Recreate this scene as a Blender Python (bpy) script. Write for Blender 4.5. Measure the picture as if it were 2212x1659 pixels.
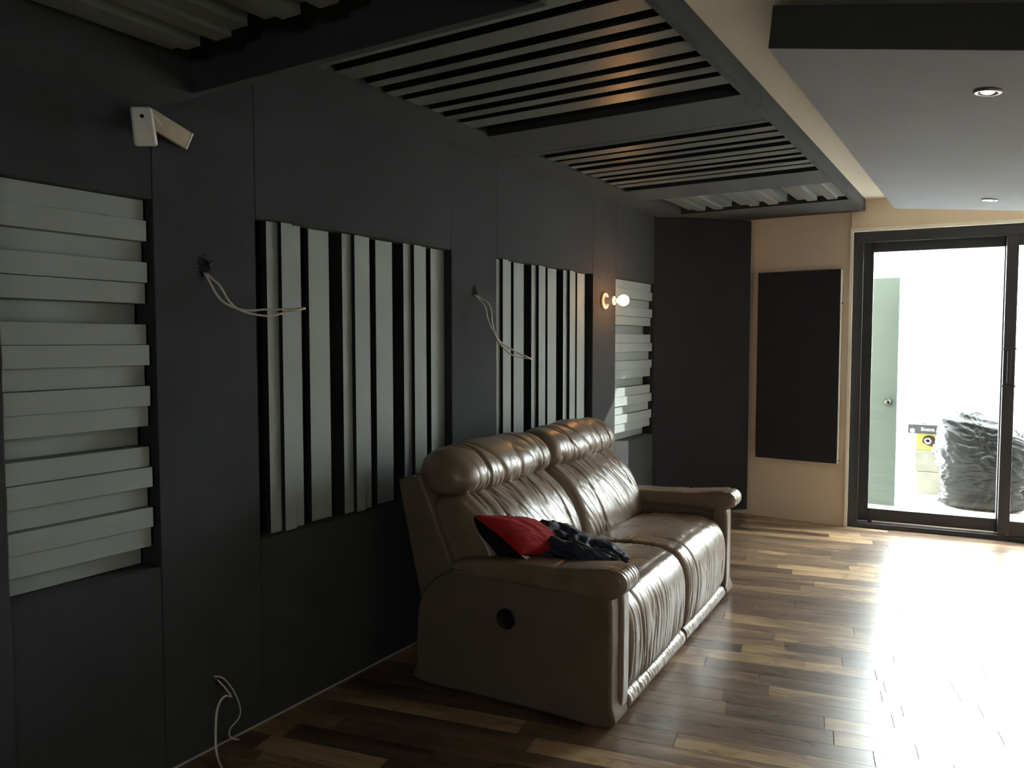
import bpy, math, random
from mathutils import Vector, Matrix, noise
random.seed(7)
sc = bpy.context.scene
for o in list(bpy.data.objects): bpy.data.objects.remove(o, do_unlink=True)
R = math.radians

# ------------------------------------------------------------------ camera
cam = bpy.data.cameras.new('camera'); camo = bpy.data.objects.new('camera', cam)
sc.collection.objects.link(camo)
camo.location = (0, 0, 1.5); camo.rotation_euler = (R(90 - 3.119), 0, R(31.835))
cam.sensor_width = 36; cam.lens = 27.33; cam.clip_start = .02; cam.clip_end = 200
sc.camera = camo
# ------------------------------------------------------------------ world, sun, exposure
w = bpy.data.worlds.new('sky'); sc.world = w; w.use_nodes = True
bg = w.node_tree.nodes['Background']; bg.inputs[0].default_value = (.95, .985, 1.0, 1); bg.inputs[1].default_value = 32.0
sun = bpy.data.lights.new('sun', 'SUN'); sun.energy = 7; sun.angle = R(.6); sun.color = (1, .96, .88)
suno = bpy.data.objects.new('sun', sun); sc.collection.objects.link(suno)
suno.rotation_euler = Vector((-1.30, -1.0, -.72)).to_track_quat('-Z', 'Y').to_euler()
suno.location = (4, 10, 6)
SKYPORTAL = True
sc.view_settings.view_transform = 'Standard'; sc.view_settings.look = 'None'
sc.view_settings.exposure = .32; sc.view_settings.gamma = 1; sc.view_settings.use_curve_mapping = False
sc.cycles.use_denoising = True
sc.cycles.max_bounces = 10; sc.cycles.diffuse_bounces = 6; sc.cycles.glossy_bounces = 4
sc.cycles.transparent_max_bounces = 12
sc.cycles.sample_clamp_indirect = 12
sc.cycles.caustics_reflective = False; sc.cycles.caustics_refractive = False

# ------------------------------------------------------------------ helpers
def link(o): sc.collection.objects.link(o); return o
def mesh(name, verts, faces, m=None, parent=None, smooth=False, mats=None, fmat=None):
    me = bpy.data.meshes.new(name); me.from_pydata([tuple(v) for v in verts], [], faces); me.update()
    o = bpy.data.objects.new(name, me); link(o)
    for mm in (mats or ([m] if m else [])): me.materials.append(mm)
    if fmat: me.polygons.foreach_set('material_index', fmat)
    if smooth: me.polygons.foreach_set('use_smooth', [True] * len(me.polygons))
    if parent: o.parent = parent
    return o
def empty(name, loc=(0, 0, 0)):
    o = bpy.data.objects.new(name, None); o.empty_display_size = .1; link(o); o.location = loc; return o
def tag(o, label=None, cat=None, group=None, kind=None):
    if label: o['label'] = label
    if cat: o['category'] = cat
    if group: o['group'] = group
    if kind: o['kind'] = kind
    return o
def struct(o): o['kind'] = 'structure'; return o
def thing(name, label, cat, loc=(0, 0, 0), group=None): return tag(empty(name, loc), label, cat, group)
def put(child, parent):
    """parent keeping the world place"""
    bpy.context.view_layer.update() if False else None
    child.parent = parent; child.matrix_parent_inverse = Matrix.Translation(-parent.location) if parent.rotation_euler == Vector((0,0,0)) or True else None
    return child
BOXF = [(0,3,2,1),(4,5,6,7),(0,1,5,4),(1,2,6,5),(2,3,7,6),(3,0,4,7)]
def boxv(x0, x1, y0, y1, z0, z1):
    return [(x0,y0,z0),(x1,y0,z0),(x1,y1,z0),(x0,y1,z0),(x0,y0,z1),(x1,y0,z1),(x1,y1,z1),(x0,y1,z1)]
def box(name, x0, x1, y0, y1, z0, z1, m, parent=None, bev=0, xf=None, face=None):
    v = boxv(x0, x1, y0, y1, z0, z1)
    if xf: v = [xf(p) for p in v]
    if face is None: o = mesh(name, v, BOXF, m)
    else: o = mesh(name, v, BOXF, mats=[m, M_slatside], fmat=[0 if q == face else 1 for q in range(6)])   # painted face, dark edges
    if parent: put(o, parent)
    if bev:
        b = o.modifiers.new('bevel', 'BEVEL'); b.width = bev; b.segments = 2; b.limit_method = 'NONE'
    return o
def prism(name, poly, z0, z1, m, parent=None, bev=0):
    n = len(poly); v = [(x, y, z0) for x, y in poly] + [(x, y, z1) for x, y in poly]
    f = [tuple(range(n))[::-1], tuple(range(n, 2*n))] + [(i, (i+1) % n, n+(i+1) % n, n+i) for i in range(n)]
    o = mesh(name, v, f, m)
    if parent: put(o, parent)
    if bev:
        b = o.modifiers.new('bevel', 'BEVEL'); b.width = bev; b.segments = 2; b.limit_method = 'NONE'
    return o
def catmull(pts, n, closed=False):
    pts = [Vector(p) for p in pts]; out = []; N = len(pts); segs = N if closed else N-1
    dense = []
    for i in range(segs):
        if closed: p0, p1, p2, p3 = pts[(i-1) % N], pts[i], pts[(i+1) % N], pts[(i+2) % N]
        else: p0, p1, p2, p3 = pts[max(i-1, 0)], pts[i], pts[i+1], pts[min(i+2, N-1)]
        for k in range(12):
            t = k/12
            dense.append(.5*((2*p1) + (p2-p0)*t + (2*p0-5*p1+4*p2-p3)*t*t + (-p0+3*p1-3*p2+p3)*t**3))
    dense.append(dense[0].copy() if closed else pts[-1])
    L = [0]
    for a, b in zip(dense, dense[1:]): L.append(L[-1]+(b-a).length)
    tot = L[-1]; j = 0
    cnt = n if closed else n-1
    for i in range(n):
        s = tot*i/cnt
        while j < len(L)-2 and L[j+1] < s: j += 1
        f = (s-L[j])/max(L[j+1]-L[j], 1e-9); out.append(dense[j].lerp(dense[j+1], min(f, 1)))
    return out
def tube(name, pts, r, m, parent=None, n=40, seg=8, smooth=True, flat=1.0, raw=False):
    P = pts if raw else catmull(pts, n)
    P = [Vector(p) for p in P]; V = []; F = []
    t0 = (P[1]-P[0]).normalized(); up = Vector((0, 0, 1))
    if abs(t0.dot(up)) > .9: up = Vector((1, 0, 0))
    nrm = (up - t0*up.dot(t0)).normalized()
    for i, p in enumerate(P):
        t = (P[min(i+1, len(P)-1)]-P[max(i-1, 0)]).normalized()
        nrm = (nrm - t*nrm.dot(t)).normalized(); b = t.cross(nrm)
        for k in range(seg):
            a = 2*math.pi*k/seg; V.append(p + nrm*(r*math.cos(a)*flat) + b*(r*math.sin(a)))
    for i in range(len(P)-1):
        for k in range(seg): F.append((i*seg+k, i*seg+(k+1) % seg, (i+1)*seg+(k+1) % seg, (i+1)*seg+k))
    F.append(tuple(range(seg))[::-1]); F.append(tuple(range((len(P)-1)*seg, len(P)*seg)))
    o = mesh(name, V, F, m, smooth=smooth)
    if parent: put(o, parent)
    return o
def lathe(name, prof, m, parent=None, M=None, seg=32, smooth=True):
    """prof: (radius, height) turned about local z, then placed with the matrix M"""
    V = []; F = []
    for r, h in prof:
        for k in range(seg):
            a = 2*math.pi*k/seg; V.append(Vector((r*math.cos(a), r*math.sin(a), h)))
    for i in range(len(prof)-1):
        for k in range(seg): F.append((i*seg+k, i*seg+(k+1) % seg, (i+1)*seg+(k+1) % seg, (i+1)*seg+k))
    F.append(tuple(range(seg))[::-1]); F.append(tuple(range((len(prof)-1)*seg, len(prof)*seg)))
    if M: V = [M @ v for v in V]
    o = mesh(name, V, F, m, smooth=smooth)
    if parent: put(o, parent)
    return o

# ------------------------------------------------------------------ materials
def mat(name, col, rough=.6, spec=.5, metal=0, bump=0, bscale=200, var=0, vscale=3, coat=0, emit=None, estr=0, aniso=None):
    m = bpy.data.materials.new(name); m.use_nodes = True; nt = m.node_tree; b = nt.nodes['Principled BSDF']
    b.inputs['Base Color'].default_value = (*col, 1); b.inputs['Roughness'].default_value = rough
    b.inputs['Specular IOR Level'].default_value = spec; b.inputs['Metallic'].default_value = metal
    if coat: b.inputs['Coat Weight'].default_value = coat; b.inputs['Coat Roughness'].default_value = .2
    if emit: b.inputs['Emission Color'].default_value = (*emit, 1); b.inputs['Emission Strength'].default_value = estr
    tc = nt.nodes.new('ShaderNodeTexCoord')
    if bump:
        n = nt.nodes.new('ShaderNodeTexNoise'); n.inputs['Scale'].default_value = bscale; n.inputs['Detail'].default_value = 4
        bp = nt.nodes.new('ShaderNodeBump'); bp.inputs['Strength'].default_value = bump; bp.inputs['Distance'].default_value = .002
        nt.links.new(tc.outputs['Object'], n.inputs['Vector']); nt.links.new(n.outputs['Fac'], bp.inputs['Height'])
        nt.links.new(bp.outputs['Normal'], b.inputs['Normal'])
    if var:
        n = nt.nodes.new('ShaderNodeTexNoise'); n.inputs['Scale'].default_value = vscale; n.inputs['Detail'].default_value = 5
        mp = nt.nodes.new('ShaderNodeMapRange'); mp.inputs[1].default_value = .3; mp.inputs[2].default_value = .7
        mp.inputs[3].default_value = 1-var; mp.inputs[4].default_value = 1+var
        mx = nt.nodes.new('ShaderNodeVectorMath'); mx.operation = 'SCALE'; mx.inputs[0].default_value = col
        nt.links.new(tc.outputs['Object'], n.inputs['Vector']); nt.links.new(n.outputs['Fac'], mp.inputs[0])
        nt.links.new(mp.outputs[0], mx.inputs['Scale']); nt.links.new(mx.outputs[0], b.inputs['Base Color'])
    return m
M_fabric = mat('charcoal_fabric', (.043, .046, .050), .95, .2, bump=.5, bscale=500, var=.08, vscale=2)
M_fabric.node_tree.nodes['Principled BSDF'].inputs['Sheen Weight'].default_value = .06; M_fabric.node_tree.nodes['Principled BSDF'].inputs['Sheen Roughness'].default_value = .45
M_fabric2 = mat('slate_fabric', (.30, .32, .36), .95, .15, bump=.4, bscale=500, var=.03)
M_navy = mat('dark_navy_fabric', (.034, .034, .044), .95, .15, bump=.4, bscale=500)
M_slat = mat('grey_green_slat_paint', (.275, .305, .30), .7, .25, bump=.15, bscale=60, var=.06, vscale=4)
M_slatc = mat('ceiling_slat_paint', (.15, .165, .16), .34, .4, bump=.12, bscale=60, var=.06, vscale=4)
M_grey = mat('pale_grey_wall_paint', (.76, .70, .61), .8, .2)
M_dark = mat('black_backing', (.01, .01, .012), .9, .1)
M_cream = mat('cream_wall_paint', (.78, .66, .54), .75, .3, bump=.1, bscale=120, var=.03)
M_creamc = mat('cream_ceiling_paint', (.74, .70, .60), .8, .3, bump=.08, bscale=120, var=.02)
M_wall = mat('cream_reveal_paint', (.88, .85, .76), .6, .3)
M_black = mat('black_aluminium', (.026, .026, .032), .45, .5, bump=.1, bscale=400)
M_white = mat('white_plastic', (.72, .72, .71), .4, .5, var=.03, vscale=30)
M_beige = mat('aged_plastic', (.42, .36, .28), .55, .3, var=.12, vscale=25)
M_wire = mat('white_pvc_cable', (.62, .58, .50), .45, .5)
M_chrome = mat('brushed_chrome', (.75, .74, .72), .22, .5, metal=1)
M_steel = mat('dull_steel', (.30, .30, .30), .35, .5, metal=1)
M_ext = mat('white_render', (.82, .82, .80), .8, .2, var=.03)
M_deck = mat('pale_concrete', (.72, .70, .66), .8, .2, var=.05)
M_trim = mat('pale_strip', (.45, .44, .42), .6, .3)

def leather(name, col):
    m = bpy.data.materials.new(name); m.use_nodes = True; nt = m.node_tree; b = nt.nodes['Principled BSDF']
    b.inputs['Specular IOR Level'].default_value = .6
    tc = nt.nodes.new('ShaderNodeTexCoord')
    n1 = nt.nodes.new('ShaderNodeTexNoise'); n1.inputs['Scale'].default_value = 9; n1.inputs['Detail'].default_value = 5
    cr = nt.nodes.new('ShaderNodeValToRGB'); cr.color_ramp.elements[0].color = (*[c*.8 for c in col], 1); cr.color_ramp.elements[1].color = (*[c*1.15 for c in col], 1)
    cr.color_ramp.elements[0].position = .3; cr.color_ramp.elements[1].position = .7
    vo = nt.nodes.new('ShaderNodeTexVoronoi'); vo.inputs['Scale'].default_value = 420
    n2 = nt.nodes.new('ShaderNodeTexNoise'); n2.inputs['Scale'].default_value = 35; n2.inputs['Detail'].default_value = 4
    mr = nt.nodes.new('ShaderNodeMapRange'); mr.inputs[3].default_value = .27; mr.inputs[4].default_value = .38
    b1 = nt.nodes.new('ShaderNodeBump'); b1.inputs['Strength'].default_value = .18; b1.inputs['Distance'].default_value = .001
    b2 = nt.nodes.new('ShaderNodeBump'); b2.inputs['Strength'].default_value = .35; b2.inputs['Distance'].default_value = .004
    L = nt.links.new
    for n in (n1, vo, n2): L(tc.outputs['Object'], n.inputs['Vector'])
    L(n1.outputs['Fac'], cr.inputs[0]); L(cr.outputs[0], b.inputs['Base Color'])
    L(n1.outputs['Fac'], mr.inputs[0]); L(mr.outputs[0], b.inputs['Roughness'])
    L(vo.outputs['Distance'], b1.inputs['Height']); L(n2.outputs['Fac'], b2.inputs['Height'])
    L(b1.outputs['Normal'], b2.inputs['Normal']); L(b2.outputs['Normal'], b.inputs['Normal'])
    return m
M_leather = leather('taupe_leather', (.20, .148, .108))
M_leather_side = mat('taupe_side_vinyl', (.14, .105, .078), .55, .4, bump=.5, bscale=260, var=.08, vscale=8)
M_stitch = mat('stitching', (.05, .035, .025), .8, .2)
M_stitchl = mat('pale_stitching', (.32, .24, .15), .8, .2)

def glass():
    m = bpy.data.materials.new('thin_glass'); m.use_nodes = True; nt = m.node_tree; nt.nodes.remove(nt.nodes['Principled BSDF'])
    t = nt.nodes.new('ShaderNodeBsdfTransparent'); t.inputs[0].default_value = (.93, .96, .95, 1)
    g = nt.nodes.new('ShaderNodeBsdfGlossy'); g.inputs['Roughness'].default_value = .02
    mx = nt.nodes.new('ShaderNodeMixShader'); mx.inputs[0].default_value = .05
    nt.links.new(t.outputs[0], mx.inputs[1]); nt.links.new(g.outputs[0], mx.inputs[2])
    nt.links.new(mx.outputs[0], nt.nodes['Material Output'].inputs[0]); return m
M_glass = glass()

def wood():
    m = bpy.data.materials.new('hardwood_plank'); m.use_nodes = True; nt = m.node_tree; b = nt.nodes['Principled BSDF']
    N = nt.nodes.new; L = nt.links.new
    tc = N('ShaderNodeTexCoord'); oi = N('ShaderNodeObjectInfo')
    mp = N('ShaderNodeMapping'); mp.inputs['Rotation'].default_value = (0, 0, R(-11.5))
    L(tc.outputs['Object'], mp.inputs['Vector'])
    off = N('ShaderNodeVectorMath'); off.operation = 'MULTIPLY_ADD'; off.inputs[1].default_value = (37, 19, 11)
    L(oi.outputs['Random'], off.inputs[0]); L(mp.outputs[0], off.inputs[2])
    def nz(scale, sx, sy, det=5, dist=0):
        q = N('ShaderNodeMapping'); q.inputs['Scale'].default_value = (sx, sy, 1); L(off.outputs[0], q.inputs['Vector'])
        n = N('ShaderNodeTexNoise'); n.inputs['Scale'].default_value = scale; n.inputs['Detail'].default_value = det; n.inputs['Distortion'].default_value = dist
        L(q.outputs[0], n.inputs['Vector']); return n
    big = nz(2.2, .8, 5, 3, .6); grain = nz(14, .5, 9, 8, 1.2); fine = nz(60, .25, 6, 4, 0); blot = nz(7, 1, 1.6, 5, 1)
    # value = random + grain bands
    a = N('ShaderNodeMath'); a.operation = 'MULTIPLY_ADD'; a.inputs[1].default_value = .42
    L(oi.outputs['Random'], a.inputs[0])
    g = N('ShaderNodeMath'); g.operation = 'MULTIPLY'; g.inputs[1].default_value = .75; L(big.outputs['Fac'], g.inputs[0]); L(g.outputs[0], a.inputs[2])
    a2 = N('ShaderNodeMath'); a2.operation = 'MULTIPLY_ADD'; a2.inputs[1].default_value = .30; L(grain.outputs['Fac'], a2.inputs[0]); L(a.outputs[0], a2.inputs[2])
    a3 = N('ShaderNodeMath'); a3.operation = 'MULTIPLY_ADD'; a3.inputs[1].default_value = .14; L(fine.outputs['Fac'], a3.inputs[0]); L(a2.outputs[0], a3.inputs[2])
    cr = N('ShaderNodeValToRGB'); e = cr.color_ramp.elements
    e[0].position = .45; e[0].color = (.045, .030, .023, 1); e[1].position = 1.18 if False else 1.0; e[1].color = (.42, .29, .165, 1)
    for p, c in ((.56, (.085, .056, .042)), (.72, (.135, .090, .064)), (.86, (.20, .135, .090)), (.94, (.29, .195, .115))):
        q = e.new(p); q.color = (*c, 1)
    L(a3.outputs[0], cr.inputs[0])
    # dark scraped blotches
    br = N('ShaderNodeValToRGB'); br.color_ramp.elements[0].position = .30; br.color_ramp.elements[1].position = .42
    br.color_ramp.elements[0].color = (.45, .42, .42, 1); br.color_ramp.elements[1].color = (1, 1, 1, 1); L(blot.outputs['Fac'], br.inputs[0])
    mx = N('ShaderNodeMix'); mx.data_type = 'RGBA'; mx.blend_type = 'MULTIPLY'; mx.inputs[0].default_value = .8
    L(cr.outputs[0], mx.inputs[6]); L(br.outputs[0], mx.inputs[7]); L(mx.outputs[2], b.inputs['Base Color'])
    rr = N('ShaderNodeMapRange'); rr.inputs[3].default_value = .24; rr.inputs[4].default_value = .34; L(grain.outputs['Fac'], rr.inputs[0]); L(rr.outputs[0], b.inputs['Roughness'])
    bp = N('ShaderNodeBump'); bp.inputs['Strength'].default_value = .25; bp.inputs['Distance'].default_value = .0015
    L(grain.outputs['Fac'], bp.inputs['Height']); L(bp.outputs['Normal'], b.inputs['Normal'])
    b.inputs['Specular IOR Level'].default_value = .5
    return m
M_wood = wood()
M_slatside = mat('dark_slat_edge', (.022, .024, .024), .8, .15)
M_joint = mat('plank_joint', (.50, .40, .28), .8, .2)


# ------------------------------------------------------------------ geometry of the room
XW = -2.413            # face of the fabric wall
ZC = 2.62              # plaster ceiling
ZR = 2.527             # underside of the long slat frame
DA = R(6.2); D0 = Vector((-.955, 6.767)); DT = Vector((math.cos(DA), math.sin(DA))); DN = Vector((-math.sin(DA), math.cos(DA)))
def dxf(p):            # door frame space (s along the wall, n outward, z) -> world
    q = D0 + DT*p[0] + DN*p[1]; return (q.x, q.y, p[2])
SEND = 2.17            # door opening length
RX = 2.3; BY = -3.2

# plaster shell
wl = struct(box('wall_left', -2.70, -2.56, BY, 7.2, 0, 2.8, M_dark))
struct(box('wall_right', RX, RX+.15, BY, 7.4, 0, 2.8, M_grey))
WX0, WX1, WZ0, WZ1 = 1.20, 1.80, 1.25, 1.85      # small unseen window, added behind the camera for fill light
bk = struct(box('wall_back', -2.7, WX0, BY-.15, BY, 0, 2.8, M_fabric))
box('pier', WX1, RX+.15, BY-.15, BY, 0, 2.8, M_cream, bk); box('wall_below_fill_window', WX0, WX1, BY-.15, BY, 0, WZ0, M_cream, bk); box('wall_above_fill_window', WX0, WX1, BY-.15, BY, WZ1, 2.8, M_cream, bk)
wn = struct(empty('fill_window_1', ((WX0+WX1)/2, BY, WZ0)))
for a in ((WX0, WX0+.05, WZ0, WZ1), (WX1-.05, WX1, WZ0, WZ1), (WX0+.05, WX1-.05, WZ0, WZ0+.05), (WX0+.05, WX1-.05, WZ1-.05, WZ1)): box('fill_window_frame', a[0], a[1], BY-.09, BY-.03, a[2], a[3], M_black, wn)
box('glass_pane', WX0+.045, WX1-.045, BY-.065, BY-.060, WZ0+.045, WZ1-.045, M_glass, wn)
wp = bpy.data.lights.new('fill_window_portal', 'AREA'); wp.shape = 'RECTANGLE'; wp.size = WX1-WX0; wp.size_y = WZ1-WZ0; wp.cycles.is_portal = True
wpo = link(bpy.data.objects.new('fill_window_portal', wp)); wpo.location = ((WX0+WX1)/2, BY-.12, (WZ0+WZ1)/2); wpo.rotation_euler = (R(90), 0, 0)
ceil = struct(box('ceiling', -2.7, RX+.15, BY-.15, 7.5, ZC, ZC+.15, M_creamc))
# far wall: splayed cream pier left of the door, header above it
far = empty('wall_far', (-1, 6.8, 0)); far['kind'] = 'structure'
e = dxf((-.025, -.005, 0))
prism('pier', [(-2.60, 6.84), (-.985, 6.728), (e[0]-.012, e[1]+.0), dxf((-.03, .12, 0))[:2], (-2.6, 7.1)], 0, 2.7, M_cream, far)
box('header', -.045, SEND+2.6, -.045, .14, 2.383, 2.7, M_cream, far, xf=dxf)
box('jamb_reveal', -.052, -.0285, -.050, .10, 0, 2.395, M_wall, far, xf=dxf)
box('head_reveal', -.0285, SEND, -.050, .10, 2.371, 2.395, M_wall, far, xf=dxf)
box('pier_right', SEND, SEND+2.6, -.045, .14, 0, 2.383, M_cream, far, xf=dxf)

# ------------------------------------------------------------------ floor planks
fl = struct(prism('floor', [(-2.7, BY), (RX+.1, BY), (RX+.1, 7.25), (-.9, 6.83), (-2.7, 6.95)], -.12, -.0035, M_joint))
PA = R(11.5); pd = Vector((math.cos(PA), math.sin(PA))); pn = Vector((-math.sin(PA), math.cos(PA)))
PO = Vector((-.913, 3.048)); PW = .1105
clipp = [(-2.545, BY), (RX, BY), (RX, 7.21), (-2.545, 6.595)]
clipp2 = [(-2.545, BY), (.4, BY), (.4, 6.640), (-2.545, 6.838)]
def clip(poly, cp):
    out = [Vector(p) for p in poly]; n = len(cp)
    for i in range(n):
        a = Vector(cp[i]); b = Vector(cp[(i+1) % n]); d = b-a; inp = out; out = []
        def side(p): return d.x*(p.y-a.y)-d.y*(p.x-a.x)
        for j in range(len(inp)):
            p, q = inp[j], inp[(j+1) % len(inp)]; sp, sq = side(p), side(q)
            if sp >= 0: out.append(p)
            if sp*sq < 0: out.append(p+(q-p)*(sp/(sp-sq)))
        if len(out) < 3: return []
    return out
cells = []
rng = random.Random(11)
for row in range(-62, 48):
    s = -3.0 + rng.random()*.9
    if row == -1: s = -1.9
    while s < 6.5:
        ln = rng.choice((.28, .38, .5, .62, .8, .95, 1.15, 1.2))*rng.uniform(.9, 1.08)
        q = [(s+.0014, row*PW+.0007), (s+ln-.0014, row*PW+.0007), (s+ln-.0014, (row+1)*PW-.0007), (s+.0014, (row+1)*PW-.0007)]
        quad = [PO + pd*a + pn*b for a, b in q]
        poly = clip(quad, clipp if sum(p.x for p in quad) > -3.7 else clipp2)
        if poly:
            c = sum(poly, Vector((0, 0)))/len(poly); cells.append((c, poly))
        s += ln
fwd2 = Vector((-math.sin(R(31.835)), math.cos(R(31.835)))); rt2 = Vector((fwd2.y, -fwd2.x))
def vis(c):
    d = c.dot(fwd2); return d > 1.6 and abs(c.dot(rt2)) < .68*d+.35
vc = sorted([c for c in cells if vis(c[0])], key=lambda c: c[0].length)[:295]
ids = set(id(c) for c in vc)
for c, poly in vc:
    prism('plank', [(p.x, p.y) for p in poly], -.0030, 0, M_wood, fl)
V = []; F = []
for cc in cells:
    if id(cc) in ids: continue
    poly = cc[1]; n = len(poly); k = len(V)
    V += [(p.x, p.y, 0) for p in poly] + [(p.x, p.y, -.0035) for p in poly]
    F.append(tuple(range(k, k+n))); F += [(k+i, k+n+i, k+n+(i+1) % n, k+(i+1) % n) for i in range(n)]
o = mesh('planks', V, F, M_wood); put(o, fl); o['kind'] = 'stuff'
struct(box('baseboard_left', XW-.004, XW+.006, 1.0, 6.1, 0, .006, M_trim))

# ------------------------------------------------------------------ fabric boards of the left wall
G = .0012
def board(y0, y1, z0, z1, x1=XW):
    return box('fabric_panel', x1-.11, x1, y0+G, y1-G, z0, z1, M_fabric, wl, bev=.0025)
ZB, ZT = .727, 1.976
YS = [.35, 1.60, 2.028, 3.29, 3.722, 4.965, 5.352, 6.12]
board(1.602, 2.028, .004, 2.60); board(3.29, 3.722, .004, 2.60); board(4.965, 5.352, .004, 2.60)
board(6.12, 6.75, .004, 2.60)
for a, b in ((.35, 1.602), (2.028, 3.29), (3.722, 4.965), (5.352, 6.12)):
    board(a, b, .004, ZB); board(a, b, ZT, 2.60)
board(-.90, .35, .004, 2.60)
box('fabric_panel', XW-.11, XW+.022, -.3, 1.110, .004, 2.28, M_fabric, wl, bev=.004)
# recess backings
for a, b in ((1.118, 1.602), (2.028, 3.29), (3.722, 4.965), (5.352, 6.12)):
    box('recess_back', XW-.135, XW-.118, a, b, ZB, ZT, M_dark, wl)

# ------------------------------------------------------------------ wall diffusers of stepped slats
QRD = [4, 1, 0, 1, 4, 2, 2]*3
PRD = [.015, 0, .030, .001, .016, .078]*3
def wall_diff_v(y0, label, ystart, wd, ymin, ymax):
    t = thing('slat_diffuser', label, 'wall diffuser', (XW-.115, (ymin+ymax)/2, ZB))
    for i, s in enumerate(QRD):
        if s == 2 and QRD[i-1] == 2: continue                 # the wide slat fills two wells
        a, b = max(ystart+i*wd, ymin+.002), min(ystart+(i+(2 if s == 2 else 1))*wd, ymax-.002)
        if b-a < .01: continue
        j = random.uniform(-.0015, .0015)
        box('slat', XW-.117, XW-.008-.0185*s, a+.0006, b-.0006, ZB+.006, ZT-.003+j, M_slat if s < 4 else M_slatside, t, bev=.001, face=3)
    return t
def wall_diff_h(label, y0, y1, gap):
    t = thing('slat_diffuser', label, 'wall diffuser', (XW-.115, (y0+y1)/2, ZB))
    hh = (ZT-ZB-.008)/18
    for i, s in enumerate(PRD):
        z1 = ZT-.004-i*hh
        box('slat', XW-.117, XW-.010-s, y0+.003, y1-gap, z1-hh+.0006, z1-.0006, M_slat, t, bev=.001)
    return t
wall_diff_h('grey horizontal slat diffuser in the dark wall at the left edge, below the white sensor', 1.121, 1.602, .018)
wall_diff_v(0, 'larger grey vertical slat diffuser in the wall left of the sofa back', 2.042, .0594, 2.03, 3.288)
wall_diff_v(0, 'narrower looking grey vertical slat diffuser above the far sofa back, left of the lit bulb', 3.680, .0594, 3.724, 4.963)
wall_diff_h('sunlit grey horizontal slat diffuser behind the lit bulb near the far corner', 5.354, 6.118, .012)

# ------------------------------------------------------------------ long ceiling frame with three slat bays
X1 = -.900; XI = -.930; XL = -2.19
cf = thing('ceiling_frame', 'long charcoal fabric frame holding three slat bays under the cream ceiling', 'ceiling frame', (-1.6, 4.4, ZR))
def rail(x0, x1, y0, y1, z0=ZR, z1=ZC, par=cf): return box('fabric_rail', x0, x1, y0, y1, z0, z1, M_fabric, par, bev=.002)
YB0, YB1, YC0, YC1, YD0, YD1, YE = 2.05, 3.305, 3.785, 4.99, 5.41, 6.12, 6.715
rail(XW-.1, XL, 1.66, 3.722-G); rail(XW-.1, XL, 3.722+G, 5.2); rail(XW-.1, XL, 5.2+.002, YE)      # along the wall
rail(XI, X1, 1.66, 3.50-G); rail(XI, X1, 3.50+G, YE, ZR)                                      # outer rail with a joint
rail(XL+.001, XI-.001, 1.66, YB0); rail(XL+.001, XI-.001, YB1, 3.722-G); rail(XL+.001, XI-.001, 3.722+G, YC0)
rail(XL+.001, XI-.001, YC1, YD0); rail(XL+.001, XI-.001, YD1, YE)
def ceil_diff_x(label, y0, y1, ya, per, cuts, z=ZR):     # slats run across the room
    t = thing('ceiling_slat_diffuser', label, 'ceiling diffuser', (-1.55, (y0+y1)/2, ZC-.003))
    for k in range(-1, 4):
        for (a, b, dp) in cuts:
            a, b = max(ya+k*per+a, y0), min(ya+k*per+b, y1)
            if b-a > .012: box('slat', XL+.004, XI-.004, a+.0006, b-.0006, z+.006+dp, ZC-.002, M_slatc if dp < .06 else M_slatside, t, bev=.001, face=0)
    return t
def ceil_diff_y(label, x0, x1, y0, y1, z, zt, gap=.03):
    t = thing('ceiling_slat_diffuser', label, 'ceiling diffuser', ((x0+x1)/2, (y0+y1)/2, zt-.003))
    wd = (x1-x0-.006)/18
    for i, s in enumerate(PRD):
        a = x1-.003-i*wd
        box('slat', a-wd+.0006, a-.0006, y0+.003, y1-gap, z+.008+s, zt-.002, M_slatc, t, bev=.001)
    return t
ceil_diff_x('grey crosswise slat diffuser glowing orange from the bulb, nearest bay of the long frame', YB0+.002, 3.232, 2.232, .414,
            ((0, .110, .004), (.110, .176, .080), (.176, .235, .007), (.235, .282, .030), (.282, .350, .0), (.350, .414, .080)))
ceil_diff_x('ceiling diffuser of grey crosswise slats in the middle bay of the long frame', YC0+.002, YC1-.012, 4.008, .408,
            ((0, .090, .004), (.090, .160, .078), (.160, .222, .007), (.222, .277, .026), (.277, .360, .0), (.360, .408, .078)))
ceil_diff_y('ceiling diffuser of pale lengthwise slats with stepped ends in the farthest bay by the corner', XL, XI, YD0, YD1, ZR, ZC)

# ------------------------------------------------------------------ dropped frame, nearest
ZA = 2.287
af = thing('ceiling_frame', 'dropped black fabric ceiling frame at the top left, hanging lower than the long frame', 'ceiling frame', (-1.6, .9, ZA))
rail(XW-.1, XL, -.3, 1.634, ZA, ZC-.002, af)
rail(XL+.001, -.918, 1.602, 1.634, ZA, ZC-.002, af)
# rounded fabric corner at its outer end
pts = [(-.918-.0+.0, 1.634)]
cr_ = [(-.948, .0)]
rr_ = .03
poly = [(-.95, 1.60), (-.95, -.3), (-.918, -.3)] + [(-.918-rr_*(1-math.cos(a)), 1.604+rr_*math.sin(a)) for a in [R(x) for x in (0, 20, 40, 60, 80, 90)]]
prism('fabric_rail', [(-.949, -.3), (-.918, -.3), (-.918, 1.601), (-.949, 1.601)], ZA, ZC-.002, M_fabric, af, bev=.012)
ceil_diff_y('dark ceiling diffuser of lengthwise slats inside the dropped frame at the top left', XL, -.95, -.2, 1.60, ZA+.06, ZC-.002, .12)

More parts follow.
